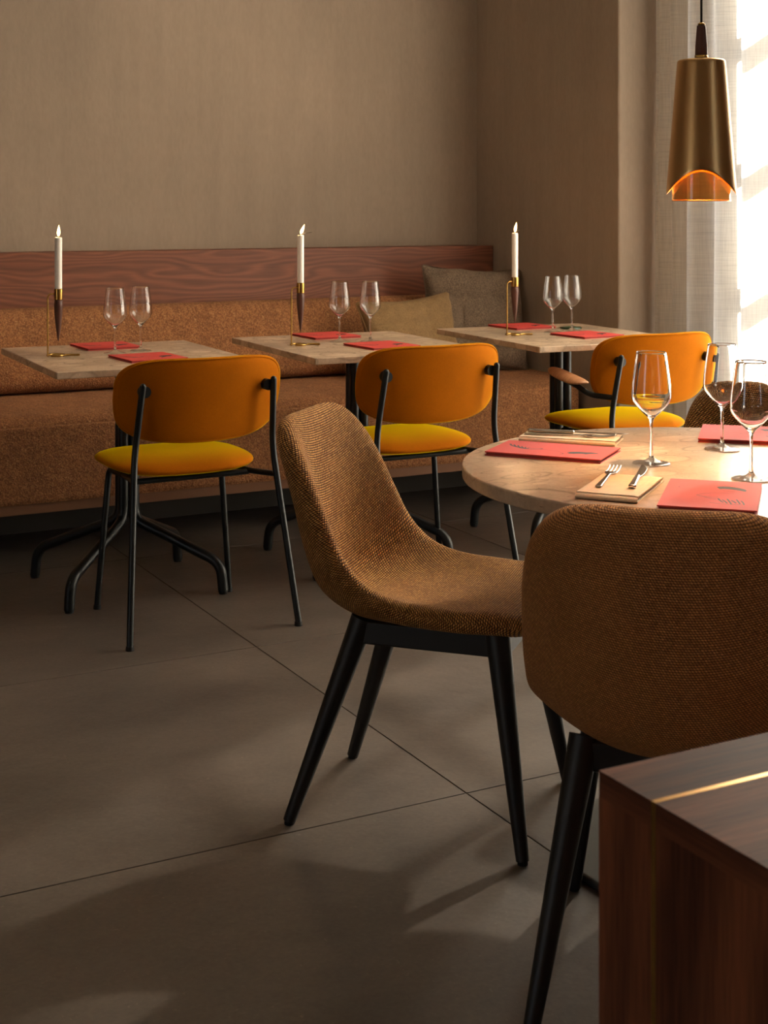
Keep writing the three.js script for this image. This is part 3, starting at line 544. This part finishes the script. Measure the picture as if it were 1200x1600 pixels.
function knife(x, z, turn, label) {
  const t = thing('knife', label, 'knife', [x, RH + 0.0114, z], turn, 'knives');
  const s = new THREE.Shape(); s.moveTo(-0.0065, 0.004); s.quadraticCurveTo(0, -0.005, 0.0065, 0.004); s.lineTo(0.0045, 0.098); s.lineTo(-0.0045, 0.098); s.closePath(); obj('handle', plate(s, 0.0066, 0.0026), M.steel, t);
  const b = new THREE.Shape(); b.moveTo(-0.0042, 0.096); b.lineTo(0.0042, 0.096); b.quadraticCurveTo(0.0105, 0.12, 0.0095, 0.17); b.quadraticCurveTo(0.006, 0.205, -0.0045, 0.212); b.lineTo(-0.0045, 0.096); obj('blade', plate(b, 0.0014, 0.0004).translate(0, 0.0022, 0), M.steel, t);
}
fork(1.462, -1.986, -0.80, 'steel fork on the cream napkin, tines catching the light');
knife(1.505, -1.95, -0.76, 'steel table knife on the cream napkin');
fork(1.668, -2.520, -2.30, 'steel fork in shadow on the white napkin near the corner armchair');
knife(1.690, -2.545, -2.32, 'steel table knife in shadow on the white napkin near the corner armchair');

// ------------------------------------------------------------------ pendant lamp
{
  const t = thing('pendant_lamp', 'brushed brass cone pendant with a walnut neck and amber glass', 'lamp', [1.801, 1.23, -2.122]), n = 96, m = 40, pos = [], uv = [], idx = [];
  // shade: a cone whose lower rim waves up in front and behind
  const rimY = (a) => 0.020 + 0.022 * Math.cos(2 * (a - 2.28)) + 0.012;
  for (let layer = 0; layer < 2; layer++) for (let i = 0; i <= n; i++) for (let j = 0; j <= m; j++) {
    const a = i / n * Math.PI * 2, y0 = rimY(a), v = j / m, y = lerp(y0, 0.258, Math.min(1, v / 0.92)), k = (y - 0.012) / 0.246, cap = clamp((v - 0.92) / 0.08); let r = lerp(0.0655, 0.0452, k) - layer * 0.0015, yy = y;
    if (v > 0.92) { const q = cap * Math.PI / 2; r = (0.0452 - 0.006) + 0.006 * Math.cos(q) - layer * 0.0015; yy = 0.258 + 0.006 * Math.sin(q); if (cap > 0.999) r = 0.012; }
    pos.push(Math.cos(a) * r, yy - layer * (v > 0.92 ? 0.0015 : 0), Math.sin(a) * r); uv.push(a * 0.055, y);
  }
  const sheet = (base, flip) => { const ii = []; for (let i = 0; i < n; i++) for (let j = 0; j < m; j++) { const a = base + i * (m + 1) + j, b = a + 1, c = a + m + 1, d = c + 1; flip ? ii.push(a, c, d, a, d, b) : ii.push(a, d, c, a, b, d); } return ii; };
  const W = (n + 1) * (m + 1), make = (ii) => { const g = new THREE.BufferGeometry(); g.setAttribute('position', new THREE.Float32BufferAttribute(pos, 3)); g.setAttribute('uv', new THREE.Float32BufferAttribute(uv, 2)); g.setIndex(ii); g.computeVertexNormals(); return g; };
  const lip = []; for (let i = 0; i < n; i++) { const a = i * (m + 1), c = a + m + 1; lip.push(a, c, c + W, a, c + W, a + W); }
  const shade = obj('shade', make([...sheet(0, false), ...lip]), M.brassBrushed, t, 'brushed brass cone with a waved lower rim');
  obj('shade_lining', make(sheet(W, true)), M.brassInside, shade);
  obj('glass_cylinder', new THREE.CylinderGeometry(0.054, 0.054, 0.13, 64, 1, true).translate(0, 0.063, 0), M.amber, t, 'amber glass cylinder');
  obj('glass_rim', new THREE.TorusGeometry(0.054, 0.0012, 8, 64).rotateX(Math.PI / 2).translate(0, -0.002, 0), M.brassBrushed, t);
  obj('neck', lathe([[0, 0.270], [0.0118, 0.270], [0.0114, 0.29], [0.0085, 0.325], [0.0084, 0.328], [0, 0.328]], 28), M.spike, t, 'turned walnut neck');
  obj('collar', lathe([[0, 0.262], [0.0125, 0.262], [0.0125, 0.272], [0, 0.272]], 28), M.brass, t); obj('cap', lathe([[0, 0.327], [0.0066, 0.327], [0.0066, 0.332], [0.003, 0.334], [0, 0.334]], 20), M.brass, t);
  obj('cord', new THREE.CylinderGeometry(0.0022, 0.0022, 2.734, 10).translate(0, 0.333 + 1.367, 0), M.cord, t);
  obj('ceiling_rose', new THREE.CylinderGeometry(0.045, 0.045, 0.02, 32).translate(0, TOP - 1.23 - 0.0101, 0), M.brass, t);
  const sock = obj('socket', new THREE.CylinderGeometry(0.018, 0.018, 0.06, 20).translate(0, 0.225, 0), M.brass, t);
  obj('bulb', new THREE.SphereGeometry(0.024, 24, 16).scale(1, 1.25, 1).translate(0, 0.165, 0), M.bulb, t, 'warm glowing bulb');
  const p = new THREE.PointLight(new THREE.Color().setRGB(1, 0.68, 0.32), 1.2); p.position.set(0, 0.165, 0); p.castShadow = true; p.shadow.radius = 1; p.name = 'pendant_light'; t.add(p);
}
renderer.render(scene, camera);
